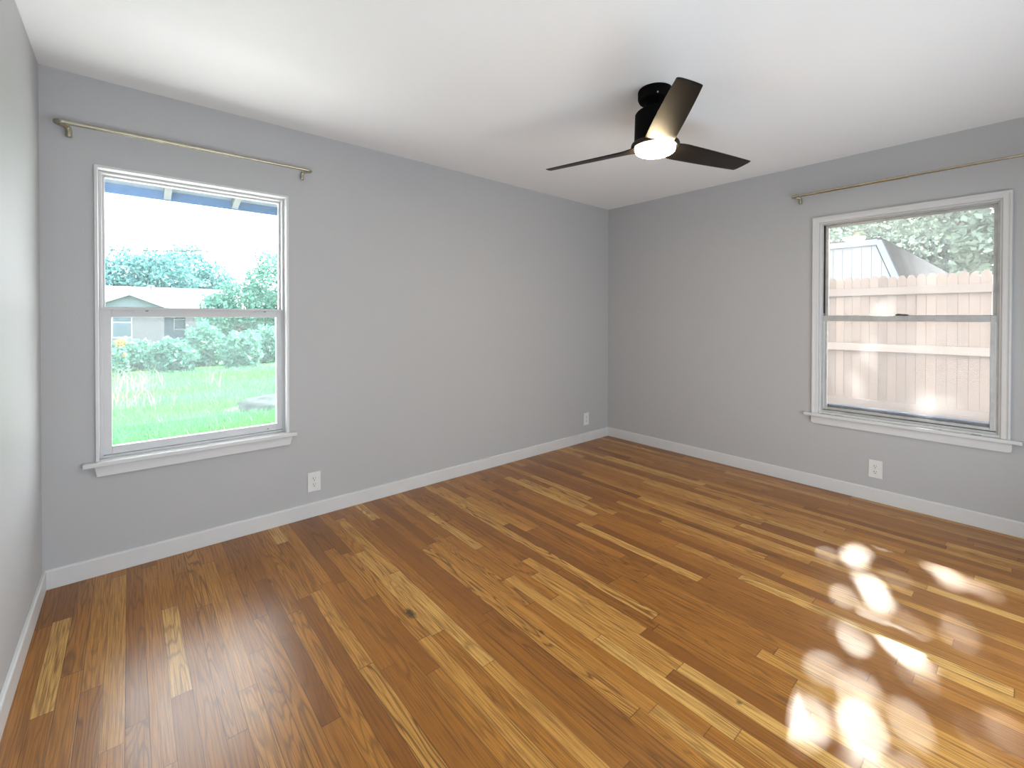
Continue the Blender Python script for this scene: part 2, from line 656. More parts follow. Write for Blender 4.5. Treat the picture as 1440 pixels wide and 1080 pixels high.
bm = bmesh.new()
ring(bm, xl, xr, zs, zt, 0.012, 0.012, 0.012, 0.012, FY, 0.13)
obj('frame', bm, M_vinyl, w1, bevel=0.0015)
us = obj('upper_sash', (lambda b: (ring(b, xl + 0.010, xr - 0.010, 1.295, zt - 0.010, 0.012, 0.012, 0.030, 0.012, 0.085, 0.115), b)[1])(bmesh.new()), M_vinyl, w1, bevel=0.002)
obj('pane', B((xl + 0.018, xr - 0.018, 0.0995, 0.1, 1.32, zt - 0.018)), M_glass1, us)
me = bpy.data.meshes.new('pane')
ls = obj('lower_sash', (lambda b: (ring(b, xl + 0.010, xr - 0.010, 0.577, 1.318, 0.035, 0.033, 0.040, 0.044, 0.05, 0.083), b)[1])(bmesh.new()), M_vinyl, w1, bevel=0.0025)
obj('meeting_rail_lip', B((xl + 0.006, xr - 0.006, 0.038, 0.083, 1.312, 1.322)), M_vinyl, ls, bevel=0.0015)
obj('pane', B((xl + 0.040, xr - 0.038, 0.0665, 0.067, 0.61, 1.28)), M_glass1, ls)
for cx in (-3.803, -3.262):
    lk = obj('tilt_latch', B((cx - 0.038, cx + 0.034, 0.030, 0.05, 1.303, 1.3115)), M_vinyl, w1, bevel=0.002)
    obj('latch_slot', B((cx + 0.006, cx + 0.018, 0.0285, 0.032, 1.3045, 1.3085)), M_black_gap, lk)
obj('weep_hole', B((-3.235, -3.229, 0.0485, 0.052, 0.590, 0.595)), M_black_gap, ls)

# ------------------------------------------------------------------ window 2 (fence view, old aluminium)
w2 = bpy.data.objects.new('window_2', None)
COL.objects.link(w2)
struct(w2, 'old aluminium sash window in moulded white casing facing the fence', 'window')
yl, yr, zt, zs = B_YL, B_YR, B_ZT, B_ZS


def casing2():
    bm = bmesh.new()
    # stepped and rounded moulding: outer bead, hollow, flat inner band
    prof = [(0.043, 0.0), (0.043, 0.016), (0.039, 0.021), (0.032, 0.021), (0.026, 0.014), (0.022, 0.012), (0.004, 0.012), (0.0, 0.009), (0.0, -0.05), (0.012, -0.05), (0.012, 0.0)]
    # sweep along the three sides with mitres: points (outward offset, proud of wall)
    def corner(off):
        return [(yl + off, zs), (yl + off, zt + off), (yr - off, zt + off), (yr - off, zs)]
    loops = []
    for off, dep in prof:
        loops.append([bm.verts.new((-dep, y, z)) for y, z in corner(off)])
    n = len(prof)
    for i in range(n):
        a, b = loops[i], loops[(i + 1) % n]
        for k in range(3):
            bm.faces.new((a[k], a[k + 1], b[k + 1], b[k]))
    bm.faces.new([l[0] for l in loops])
    bm.faces.new([l[3] for l in loops][::-1])
    return bm


obj('casing', casing2(), M_trim, w2, bevel=0.0015)
obj('stool', B((-0.037, 0.0, -3.035, -1.905, zs - 0.022, zs), (0.0, 0.062, yr - 0.013, yl + 0.013, zs - 0.022, zs)), M_trim, w2, bevel=0.004)
ap = []
for (cy, s) in ((-1.951, 1), (-2.993, -1)):
    pts = [(cy, zs - 0.022)]
    for k in range(7):
        a = k / 6 * PI / 2
        pts.append((cy - s * (0.018 * (1 - math.cos(a)) + 0.0), zs - 0.060 - 0.018 * math.sin(a)))
    ap.append(pts)
bm = bmesh.new()
prism(bm, ap[0] + ap[1][::-1], -0.016, 0, 'x')
obj('apron', bm, M_trim, w2, bevel=0.002)
obj('stop_bead', B((0.006, 0.030, yl - 0.010, yl, zs, zt), (0.006, 0.030, yr, yr + 0.010, zs, zt), (0.006, 0.030, yr + 0.010, yl - 0.010, zt - 0.008, zt),
                   (0.0, 0.030, yr, yl, zs, zs + 0.012)), M_trim, w2, bevel=0.002)
bm = bmesh.new()
ring(bm, yr + 0.010, yl - 0.010, zs + 0.012, zt - 0.006, 0.010, 0.010, 0.014, 0.010, 0.030, 0.10, 'x')
obj('frame', bm, M_alu, w2, bevel=0.001)
obj('jamb_track', B((0.034, 0.066, yl - 0.0215, yl - 0.0195, 1.31, zt - 0.016)), M_black_gap, w2)
bm = bmesh.new()
ring(bm, yr + 0.020, yl - 0.022, 1.262, zt - 0.012, 0.020, 0.020, 0.032, 0.020, 0.068, 0.092, 'x')
us = obj('upper_sash', bm, M_alu, w2, bevel=0.002)
obj('pane', B((0.0795, 0.080, yr + 0.030, yl - 0.032, 1.285, zt - 0.022)), M_glass2, us)
bm = bmesh.new()
ring(bm, yr + 0.014, yl - 0.014, 0.590, 1.292, 0.034, 0.030, 0.018, 0.040, 0.036, 0.062, 'x')
ls = obj('lower_sash', bm, M_alu, w2, bevel=0.002)
obj('glazing_bead', B((0.034, 0.037, yl - 0.030, yl - 0.022, 0.60, 1.25), (0.034, 0.037, yr + 0.020, yr + 0.028, 0.60, 1.25)), M_trim, ls)
obj('pane', B((0.0495, 0.050, yr + 0.030, yl - 0.030, 0.60, 1.27)), M_glass2, ls)
obj('weathered_sill_track', B((0.064, 0.13, yr + 0.02, yl - 0.02, 0.575, 0.628)), M_dark_alu, w2)
bm = B((0.018, 0.036, -2.512, -2.442, 1.292, 1.300), (0.014, 0.024, -2.480, -2.452, 1.296, 1.304))
obj('sash_lock', bm, M_slot, w2, bevel=0.0015)
obj('paint_crack', B((-0.0005, 0.004, -2.075, -2.015, zs + 0.0002, zs + 0.0022), (-0.0005, 0.004, -2.155, -2.10, zs + 0.0002, zs + 0.0022), (-0.0005, 0.004, -2.865, -2.82, zs + 0.0002, zs + 0.003), (-0.0005, 0.003, -2.685, -2.67, zs + 0.0002, zs + 0.002)), M_dark_alu, w2)

# ------------------------------------------------------------------ curtain rods


def rod(name, label, f, a0, a1, aj, z, dz, off=0.070):
    """f maps (along, out, z) to the world; a0/a1 the bends, aj the telescoping joint"""
    t = thing(name, label, 'curtain rod', f(a0, 0, z), 'curtain rods above the windows')
    inv = Vector(t.location)

    def P(a, o_, z_):
        return Vector(f(a, o_, z_)) - inv
    s = 1 if a1 > a0 else -1
    R1, R2 = 0.0105, 0.0082
    n = 24
    bm = bmesh.new()
    zz = lambda a: z + dz * (a - a0) / (a1 - a0)
    tube(bm, [P(a0 + s * 0.028 + (aj - a0 - s * 0.028) * k / n, off, zz(a0 + (aj - a0) * k / n)) for k in range(n + 1)], R1)
    obj('outer_tube', bm, M_brass, t, True)
    bm = bmesh.new()
    tube(bm, [P(aj - s * 0.02 + (a1 - s * 0.028 - aj + s * 0.02) * k / n, off, zz(aj + (a1 - aj) * k / n)) for k in range(n + 1)], R2)
    obj('inner_tube', bm, M_brass, t, True)
    for (a, q, r) in ((a0, s, R1), (a1, -s, R2)):
        za = zz(a)
        path = catmull([P(a + q * 0.032, off, za), P(a + q * 0.012, off - 0.001, za), P(a + q * 0.001, off - 0.012, za),
                        P(a + q * 0.004, off - 0.028, za), P(a + q * 0.020, 0.030, za - 0.001), P(a + q * 0.034, 0.0155, za - 0.006),
                        P(a + q * 0.038, 0.0115, za - 0.022), P(a + q * 0.038, 0.0115, za - 0.050)], 6)
        bm = bmesh.new()
        tube(bm, path, r * 1.12)
        obj('end_bracket', bm, M_brass, t, True)
    return t


rod('curtain_rod', 'champagne metal curtain rod above the garden view window', lambda a, o_, z_: (a, -o_, z_), -4.108, -3.012, -3.42, 2.178, 0.006)
rod('curtain_rod', 'champagne metal curtain rod above the fence view window', lambda a, o_, z_: (-o_, a, z_), -1.832, -3.128, -2.52, 2.200, 0.004)

# ------------------------------------------------------------------ outlets


def outlet(label, origin, rotz):
    t = thing('wall_outlet', label, 'outlet', origin, 'duplex outlets above the baseboard', rotz)
    # local frame: x along the wall, -y out of the wall, z up
    bm = bmesh.new()
    prism(bm, [(-0.0392, -0.062), (0.0392, -0.062), (0.0392, 0.062), (-0.0392, 0.062)], -0.0062, -0.0002, 'y')
    obj('cover_plate', bm, M_plate, t, bevel=0.003, seg=3)
    for cz in (0.0195, -0.0195):
        pts = []
        for k in range(28):
            a = 2 * PI * k / 28
            pts.append((0.0172 * math.cos(a), cz + max(-0.0145, min(0.0145, 0.0172 * math.sin(a)))))
        bm = bmesh.new()
        prism(bm, pts, -0.0082, -0.006, 'y')
        r = obj('receptacle', bm, M_plate, t, bevel=0.0006)
        obj('slot', B((-0.0078, -0.0050, -0.0086, -0.0080, cz + 0.000, cz + 0.0090)), M_slot, r)
        obj('slot', B((0.0050, 0.0074, -0.0086, -0.0080, cz + 0.0012, cz + 0.0082)), M_slot, r)
        bm = bmesh.new()
        prism(bm, [(0.0030 * math.cos(2 * PI * k / 14), cz - 0.0075 + 0.0030 * math.sin(2 * PI * k / 14)) for k in range(14)], -0.0086, -0.0080, 'y')
        obj('ground_hole', bm, M_slot, r)
    bm = bmesh.new()
    prism(bm, [(0.0028 * math.cos(2 * PI * k / 14), 0.0028 * math.sin(2 * PI * k / 14)) for k in range(14)], -0.0072, -0.006, 'y')
    obj('screw', bm, M_alu, t)
    return t


outlet('white duplex outlet on the back wall just right of the garden view window', (-2.9826, 0, 0.2215), 0)
outlet('white duplex outlet on the back wall close to the far corner', (-0.357, 0, 0.2315), 0)
outlet('white duplex outlet on the right wall below the fence view window', (0, -2.3462, 0.2245), -PI / 2)

# ------------------------------------------------------------------ ceiling fan
FX, FYc = -1.842, -1.767
fan = thing('ceiling_fan', 'black three blade ceiling fan with a glowing round light', 'ceiling fan', (FX, FYc, H))
ZB = 2.153 - H
bm = bmesh.new()
lathe(bm, [(0, 0), (0.084, 0), (0.087, -0.006), (0.087, -0.040), (0.080, -0.055), (0.060, -0.061), (0, -0.061)])
obj('canopy', bm, M_black, fan, True)
bm = bmesh.new()
lathe(bm, [(0, -0.055), (0.050, -0.058), (0.050, -0.085), (0.062, -0.092), (0.094, -0.112), (0.101, -0.122), (0.105, -0.255), (0.112, -0.268), (0.117, -0.275), (0, -0.275)])
obj('motor_housing', bm, M_black, fan, True)
bm = bmesh.new()
lathe(bm, [(0, -0.272), (0.119, -0.272), (0.122, -0.279), (0.120, -0.287), (0.112, -0.293), (0, -0.293)])
obj('hub_ring', bm, M_blade, fan, True)
bm = bmesh.new()
lathe(bm, [(0, -0.285), (0.099, -0.287), (0.101, -0.300), (0.097, -0.312), (0.086, -0.3195), (0.06, -0.3225), (0, -0.3235)])
obj('light_lens', bm, M_lens, fan, True)
bm = bmesh.new()
tube(bm, [(-0.069, -0.0585, -0.050), (-0.072, -0.061, -0.0505)], 0.004, 10)
obj('screw', bm, M_alu, fan, True)


def blade_bm():
    """blade along +x; chord along y; pitched so that the +y edge hangs lower"""
    bm = bmesh.new()
    stations = []
    SS = [i / 20 * 0.95 for i in range(20)] + [0.955, 0.97, 0.98, 0.988, 0.994, 0.998, 1.0]
    N = len(SS) - 1
    for s in SS:
        r = 0.085 + (0.655 - 0.085) * s
        half = 0.069 + 0.003 * math.sin(s * PI) - 0.017 * s
        d = 0.655 - r
        if d < 0.010:
            half -= 0.010 - math.sqrt(max(0, 0.010 ** 2 - (0.010 - d) ** 2))
        pit = math.radians(-14.5 + 1.5 * s)
        if s < 0.12:                      # root swells into the hub
            pit *= (0.45 + 0.55 * s / 0.12)
        stations.append((r, half, pit, s))
    K = 10
    top, bot = [], []
    for (r, half, pit, s) in stations:
        tr, br = [], []
        for k in range(K + 1):
            c = -1 + 2 * k / K
            y = c * half
            # slanted, rounded tip: the -y edge runs a little further out
            rr = r
            if s > 0.85:
                f = (s - 0.85) / 0.15
                rr = r - f * 0.018 * (c + 1) / 2
            th = (0.0058 * (1 - c * c) ** 0.5 + 0.0022) * (1 - 0.62 * s)
            cam_ = 0.0003 * (1 - c * c)
            for sgn, L in ((1, tr), (-1, br)):
                zz = sgn * th + cam_
                yy = y * math.cos(pit) - zz * math.sin(pit)
                zz2 = y * math.sin(pit) + zz * math.cos(pit)
                L.append(bm.verts.new((rr, yy, zz2)))
        top.append(tr)
        bot.append(br)
    for i in range(N):
        for k in range(K):
            bm.faces.new((top[i][k], top[i + 1][k], top[i + 1][k + 1], top[i][k + 1]))
            bm.faces.new((bot[i][k], bot[i][k + 1], bot[i + 1][k + 1], bot[i + 1][k]))
        bm.faces.new((top[i][0], bot[i][0], bot[i + 1][0], top[i + 1][0]))
        bm.faces.new((top[i][K], top[i + 1][K], bot[i + 1][K], bot[i][K]))
    for L, R in ((top[0], bot[0]), (top[-1], bot[-1])):
        for k in range(K):
            bm.faces.new((L[k], L[k + 1], R[k + 1], R[k]))
    return bm


bl = obj('blade', blade_bm(), M_blade, fan, True, angle=50)
bl.location = (0, 0, ZB)
for i, a in enumerate((104.0, -16.0, -136.0)):
    b = bl if i == 0 else bl.copy()
    if i:
        COL.objects.link(b)
        b.parent = fan
    b.rotation_euler = (0, 0, math.radians(a))

# ------------------------------------------------------------------ outside: our eave above the garden window
ev = bpy.data.objects.new('roof_eave', None)
COL.objects.link(ev)
struct(ev, 'blue grey roof overhang seen through the top of the garden view window', 'roof')
EY = 1.05
obj('fascia', B((-5.2, 0.4, EY, EY + 0.02, 2.105, 2.19)), M_eave, ev)
bm = bmesh.new()
prism(bm, [(TH, 2.46), (EY, 2.168), (EY, 2.188), (TH, 2.48)], -5.2, 0.4, 'x')
obj('decking', bm, mat_wood('grey_decking', (0.072, 0.099, 0.121), (0.099, 0.127, 0.149), 'x', 0.7), ev)
for k in range(9):
    x = -4.485 + k * 0.405
    bm = bmesh.new()
    prism(bm, [(TH, 2.36), (EY - 0.001, 2.112), (EY - 0.001, 2.167), (TH, 2.455)], x, x + 0.04, 'x')
    obj('rafter', bm, M_rafter, ev)

e2_ = bpy.data.objects.new('roof_eave', None)  # unseen overhang added to keep the overhead sky off the panes
COL.objects.link(e2_)
struct(e2_, 'unseen roof overhang added to shade the fence view window', 'roof')
bm = bmesh.new()
prism(bm, [(TH, 2.46), (0.62, 2.36), (0.62, 2.48), (TH, 2.58)], -5.2, 0.14, 'y')
obj('soffit', bm, M_eave, e2_)

# ------------------------------------------------------------------ outside: ground and grass
GZ = -0.35
t = NT('lawn_soil')
p = t.pos()
c = t.ramp(t.noise(p, 2.5, 5, 0.65), [(0.3, (0.019, 0.070, 0.026)), (0.5, (0.032, 0.100, 0.029)), (0.72, (0.054, 0.120, 0.038))])
M_lawn = t.end(t.principled(c, 0.9, 0, 0.1))
me = arr_mesh('ground', [(-60, 0.16, GZ), (60, 0.16, GZ), (60, 18, GZ), (-60, 18, GZ), (60, 80, GZ - 0.6), (-60, 80, GZ - 0.6)], [(0, 1, 2, 3), (3, 2, 4, 5)])
o = link('ground', me, M_lawn)
struct(o, 'green front lawn seen through the garden view window', 'ground')
o = obj('bounce_path', B((-14, 6, 0.16, 3.55, GZ - 0.05, GZ + 0.03)), mat_plain('bounce_concrete', (0.72, 0.71, 0.69), 0.8, vary=0.06, scale=3))  # unseen bright slab added to bounce sunlight onto the ceiling
struct(o, 'unseen pale concrete slab added to bounce sunlight in through the garden view window', 'path')
M_dirt = mat_plain('side_yard_dirt', (0.30, 0.26, 0.21), 0.9, vary=0.3, scale=4)
o = obj('side_yard_ground', B((0.16, 40, -20, 0.15, -0.2, -0.06)), M_dirt)
struct(o, 'bare side yard between the house and the fence', 'ground')


def blades(n, x0, x1, y0, y1, hmin, hmax, wid, rng, lean=0.35, keep=None):
    X = rng.uniform(x0, x1, n)
    Y = y0 + (y1 - y0) * rng.uniform(0, 1, n) ** 1.6
    if keep is not None:
        m = keep(X, Y)
        X, Y = X[m], Y[m]
        n = len(X)
    h = rng.uniform(hmin, hmax, n)
    a = rng.uniform(0, 2 * PI, n)
    la = rng.uniform(0, 2 * PI, n)
    ll = np.abs(rng.normal(0, lean, n)) * h
    Z = np.full(n, GZ)
    dx, dy = np.cos(a) * wid, np.sin(a) * wid
    lx, ly = np.cos(la) * ll, np.sin(la) * ll
    b0 = np.stack([X - dx, Y - dy, Z], 1)
    b1 = np.stack([X + dx, Y + dy, Z], 1)
    m0 = np.stack([X - dx * .7 + lx * .35, Y - dy * .7 + ly * .35, Z + h * .6], 1)
    m1 = np.stack([X + dx * .7 + lx * .35, Y + dy * .7 + ly * .35, Z + h * .6], 1)
    tp = np.stack([X + lx, Y + ly, Z + h], 1)
    V = np.stack([b0, b1, m1, m0, tp], 1).reshape(-1, 3)
    k = np.arange(n) * 5
    return arr_mesh('grass', V, np.stack([k, k + 1, k + 2, k + 3], 1), np.stack([k + 3, k + 2, k + 4], 1))


wedge = lambda X, Y: (((X + 1.98) / 0.75) ** 2 + ((Y - 6.1) / 0.55) ** 2 > 1) & (np.hypot(X + 4.02, Y - 13.0) > 0.35) & (X > -4.6 - 0.22 * (Y + 3)) & (X < -3.75 + 0.235 * (Y + 3.0))
o = link('grass', blades(80000, -8.4, 1.2, 4.0, 13.35, 0.05, 0.15, 0.006, RNG, 0.5, wedge), mat_leaf('grass_blade', (0.019, 0.114, 0.022), (0.055, 0.205, 0.042), 0.35, (0.040, 0.145, 0.085)))
tag(o, 'thick green grass of the front lawn', 'grass', kind='stuff')
clump = lambda X, Y: wedge(X, Y) & (np.sin(X * 3.1 + 1.0) + np.sin(Y * 1.7 + X) > 0.2) & (X < -2.5 + 0.02 * Y)
o = link('tall_grass', blades(900, -5.0, -1.0, 7.2, 12.5, 0.25, 0.62, 0.004, RNG, 0.7, clump), mat_leaf('dry_stalk', (0.13, 0.19, 0.10), (0.24, 0.28, 0.17), 0.3))
tag(o, 'pale tall seed stalks standing in the lawn', 'tall grass', kind='stuff')


def blob_rock(name, loc, size, mat, seed):
    bm = bmesh.new()
    bmesh.ops.create_icosphere(bm, subdivisions=4, radius=1)
    rng = random.Random(seed)
    offs = [Vector((rng.uniform(-9, 9), rng.uniform(-9, 9), rng.uniform(-9, 9))) for _ in range(2)]
    from mathutils import noise
    for v in bm.verts:
        d = noise.noise(v.co * 1.3 + offs[0]) * 0.30 + noise.noise(v.co * 3.2 + offs[1]) * 0.14
        v.co = v.co * (1 + d)
        v.co = Vector((v.co.x * size[0], v.co.y * size[1], max(-0.25, v.co.z) * size[2]))
    o = obj(name, bm, mat, None, True, angle=60)
    o.location = loc
    return o


M_rock = mat_plain('pale_limestone', (0.036, 0.048, 0.046), 0.95, spec=0.08, vary=0.55, scale=9, bump=0.8, bscale=25)
o = blob_rock('rock', (-1.98, 6.1, GZ + 0.03), (0.50, 0.36, 0.20), M_rock, 3)
tag(o, 'pale boulder lying in the grass at the right of the lawn', 'rock')

# ------------------------------------------------------------------ shrubs, trees


def ell_points(n, c, r, rng, shell=0.55, seed_noise=None, zmin=None):
    P = rng.normal(size=(n, 3))
    P /= np.linalg.norm(P, axis=1)[:, None]
    rad = shell + (1 - shell) * rng.uniform(0, 1, n) ** 0.6
    k = rng.integers(1, 1000)
    bump = 1 + 0.13 * np.sin(P[:, 0] * 5 + k) * np.sin(P[:, 1] * 6 + k * .7) + 0.10 * np.sin(P[:, 2] * 9 + P[:, 0] * 7 + k)
    Q = np.array(c) + P * (rad * bump)[:, None] * np.array(r)
    if zmin is not None:
        Q = Q[Q[:, 2] > zmin]
    return Q


M_bark = mat_plain('tree_bark', (0.10, 0.075, 0.055), 0.9, vary=0.35, scale=12, bump=0.6, bscale=40)


def trunk_bm(pts_r):
    bm = bmesh.new()
    pts = catmull([p for p, _ in pts_r], 5)
    r0, r1 = pts_r[0][1], pts_r[-1][1]
    tube(bm, pts, r0, 12, r1)
    return bm


def tree(name, label, base, crowns, n, leaf, mat, trunk_r, group=None, zmin=None, fork=True):
    """crowns: list of (centre, radii, share)"""
    t = thing(name, label, 'tree', base, group)
    bx = np.array(base)
    Q = np.concatenate([ell_points(int(n * s), c, r, RNG, 0.45, zmin=zmin) for c, r, s in crowns])
    me = leaves_mesh('foliage', Q - bx, RNG.uniform(leaf * 0.7, leaf * 1.3, len(Q)), RNG)
    link('foliage', me, mat, t)
    c0 = Vector(crowns[0][0]) - Vector(base)
    bm = trunk_bm([((0, 0, -0.05), trunk_r), ((0.03, 0.02, c0.z * 0.4), trunk_r), ((c0.x * 0.6, c0.y * 0.6, c0.z * 0.8), trunk_r), ((c0.x, c0.y, c0.z), trunk_r * 0.5)])
    for c, r, s in crowns[1:]:
        d = Vector(c) - Vector(base)
        tube(bm, catmull([(0.03, 0.02, c0.z * 0.4), (d.x * 0.5, d.y * 0.5, d.z * 0.65), tuple(d)], 5), trunk_r * 0.5, 8, trunk_r * 0.2)
    obj('trunk', bm, M_bark, t, True)
    return t


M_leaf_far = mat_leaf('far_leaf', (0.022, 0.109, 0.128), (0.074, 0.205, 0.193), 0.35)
M_leaf_near = mat_leaf('bright_leaf', (0.023, 0.119, 0.108), (0.086, 0.230, 0.158), 0.35)
M_leaf_hedge = mat_leaf('hedge_leaf', (0.022, 0.112, 0.095), (0.088, 0.240, 0.158), 0.3)
g = 'trees beyond the front lawn'
tree('broad_tree', 'broad leafy tree behind the white house roof, spreading from the left window edge', (-3.6, 48, -0.9),
     [((-3.8, 48, 4.0), (2.9, 2.5, 3.0), .4), ((-1.6, 49, 4.6), (2.6, 2.5, 2.7), .35), ((-6, 48, 3.4), (2.2, 2, 2.4), .25)], 9000, 0.34, M_leaf_far, 0.3, g)
tree('round_tree', 'tallest tree behind the white house roof, with a rounded top crossing the power line', (0.6, 58, -0.9),
     [((0.5, 58, 5.6), (2.7, 2.2, 3.5), .5), ((2.9, 57.5, 4.4), (2.2, 2, 2.9), .3), ((4.0, 58, 3.5), (1.7, 1.6, 2.6), .2)], 7000, 0.34, M_leaf_far, 0.3, g)
tree('leafy_tree', 'near leafy tree at the right of the garden view, in front of the house', (1.1, 22, -0.45),
     [((1.7, 22, 2.6), (1.5, 1.4, 2.1), .5), ((0.1, 21.5, 1.7), (1.5, 1.2, 1.35), .35), ((-0.9, 21, 1.35), (0.8, 0.9, 1.0), .15)], 9000, 0.17, M_leaf_near, 0.14, g)

# hedge: a row of sprawling bushes, each its own thing
hg = 'bushes along the far edge of the lawn'
bush = [(-4.75, 14.0, 0.62, 0.85, 'leftmost bush of the row across the lawn, below the brick wall with a window'),
        (-3.85, 15.3, 0.66, 0.92, 'low bush of the row in front of the pale brick wall'),
        (-2.95, 14.0, 0.66, 0.95, 'round bush at the front of the row, below the porch opening'),
        (-2.05, 15.4, 0.70, 1.32, 'tall bush of the back row in front of the dark porch opening'),
        (-1.15, 14.1, 0.66, 1.10, 'bush at the front of the row, below the near leafy tree'),
        (-0.15, 15.4, 0.70, 1.25, 'rightmost bush of the row across the lawn')]
for i, (bx_, by_, rw, hh, lab) in enumerate(bush):
    t = thing('hedge_bush', lab, 'bush', (bx_, by_, GZ), hg)
    Q = ell_points(2600, (0, 0, hh * 0.42), (rw * 0.93, 0.5, hh * 0.66), RNG, 0.35)
    Q = Q[Q[:, 2] > 0.02]
    link('foliage', leaves_mesh('foliage', Q, RNG.uniform(0.08, 0.17, len(Q)), RNG, 0.3), M_leaf_hedge, t)
    bm = bmesh.new()
    for k in range(5):
        a = k * 1.3 + i
        tube(bm, catmull([(0.08 * math.cos(a), 0.08 * math.sin(a), -0.02), (0.2 * math.cos(a), 0.2 * math.sin(a), hh * 0.4), (0.4 * math.cos(a), 0.35 * math.sin(a), hh * 0.75)], 4), 0.015, 6, 0.005)
    obj('stems', bm, M_bark, t, True)

t = thing('flowering_plant', 'small plant with yellow and orange blooms at the left of the bushes', 'plant', (-4.02, 13.0, GZ))
Q = ell_points(260, (0, 0, 0.42), (0.17, 0.16, 0.44), RNG, 0.2)
Q = Q[Q[:, 2] > 0]
link('foliage', leaves_mesh('foliage', Q, RNG.uniform(0.08, 0.16, len(Q)), RNG, 0.2), M_leaf_hedge, t)
M_bloom = mat_leaf('bloom', (0.294, 0.168, 0.028), (0.280, 0.231, 0.070), 0.3)
for n_, c_, r_ in ((60, (-0.03, 0, 0.95), (0.13, 0.08, 0.15)), (24, (0.05, -0.05, 0.62), (0.06, 0.05, 0.06))):
    Q = ell_points(n_, c_, r_, RNG, 0.1)
    link('bloom', leaves_mesh('bloom', Q, RNG.uniform(0.06, 0.11, len(Q)), RNG), M_bloom, t)
bm = bmesh.new()
for k in range(4):
    tube(bm, [(0.02 * k - 0.03, 0, -0.02), (0.03 * k - 0.05, 0, 0.5), (0.03 * k - 0.06, 0, 0.92)], 0.008, 6, 0.004)
obj('stems', bm, M_bark, t)

# ------------------------------------------------------------------ house across the street
hs = thing('house', 'pale brick house with a white roof and a small front gable across the street', 'house', (-3.2, 35, -0.9))
hb = Vector((-3.2, 35, -0.9))


def HB_(x0, x1, y0, y1, z0, z1):
    return (x0 - hb.x, x1 - hb.x, y0 - hb.y, y1 - hb.y, z0 - hb.z, z1 - hb.z)


M_brick = mat_brick('whitewashed_brick')
M_roofw = mat_shingle('sunlit_pale_shingles', (0.34, 0.32, 0.31), (0.40, 0.37, 0.36))
M_gable = mat_plain('shade_blue_siding', (0.089, 0.115, 0.134), 0.7)  # blue of the shaded gable face is put into the colour
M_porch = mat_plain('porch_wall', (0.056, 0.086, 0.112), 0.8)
M_hwin = mat_plain('house_window_glass', (0.036, 0.060, 0.081), 0.2)
M_hwhite = mat_plain('house_white_trim', (0.208, 0.216, 0.224), 0.6)
obj('brick_wing', B(HB_(-5.6, -2.17, 35.0, 39, -0.9, 1.90)), M_brick, hs)
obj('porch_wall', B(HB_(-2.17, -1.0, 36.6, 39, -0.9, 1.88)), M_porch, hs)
obj('brick_wall', B(HB_(-1.0, 4.5, 35.9, 39, -0.9, 1.88)), M_brick, hs)
bm = bmesh.new()
prism(bm, [(-5.75 - hb.x, 1.9 - hb.z), (-2.0 - hb.x, 1.9 - hb.z), (-3.87 - hb.x, 2.74 - hb.z)], -0.05, 0.35, 'y')
obj('gable', bm, M_gable, hs)
bm = bmesh.new()
pts = [(-6.0, 1.80), (-5.92, 1.74), (-3.87, 2.66), (-1.82, 1.74), (-1.74, 1.80), (-3.87, 2.80)]
prism(bm, [(a - hb.x, b - hb.z) for a, b in pts], -0.4, 5.0, 'y')
obj('gable_roof', bm, M_roofw, hs)
bm = bmesh.new()
pts = [(35.5, 1.80), (40.2, 3.46), (45, 1.8), (45, 1.72), (40.2, 3.36), (35.5, 1.72)]
prism(bm, [(a - hb.y, b - hb.z) for a, b in pts], -9 - hb.x, 4.8 - hb.x, 'x')
obj('main_roof', bm, M_roofw, hs)
bm = bmesh.new()
v = Vector((-2.72, 39.4, 3.16)) - hb
tube(bm, [v, v + Vector((0, 0, 0.28))], 0.09, 12)
tube(bm, [v + Vector((0, 0, 0.28)), v + Vector((0, 0, 0.42))], 0.2, 12)
obj('roof_vent', bm, M_gable, hs)
for (x0, x1, yy, z0, z1) in ((-4.64, -3.80, 35.0, 0.03, 1.5), (-1.55, -0.95, 36.55, 0.45, 1.5)):
    bm = bmesh.new()
    ring(bm, x0 - hb.x - 0.06, x1 - hb.x + 0.06, z0 - hb.z - 0.06, z1 - hb.z + 0.06, 0.06, 0.06, 0.06, 0.06, yy - hb.y - 0.05, yy - hb.y + 0.02)
    zm = z0 + (z1 - z0) * 0.62 - hb.z
    box(bm, x0 - hb.x, x1 - hb.x, yy - hb.y - 0.05, yy - hb.y, zm - 0.03, zm + 0.03)
    wn_ = obj('window', bm, M_hwhite, hs)
    obj('pane', B(HB_(x0, x1, yy - 0.02, yy - 0.005, z0, z1)), M_hwin, wn_)

# power line
bm = bmesh.new()
pts = [(-9 + k * 1.2, 30, 4.62 + 0.006 * (k - 2) ** 2 + 0.065 * k) for k in range(16)]
tube(bm, pts, 0.030, 8)
o = obj('power_line', bm, M_slot)
tag(o, 'thin dark power line crossing the sky above the house', 'power line')

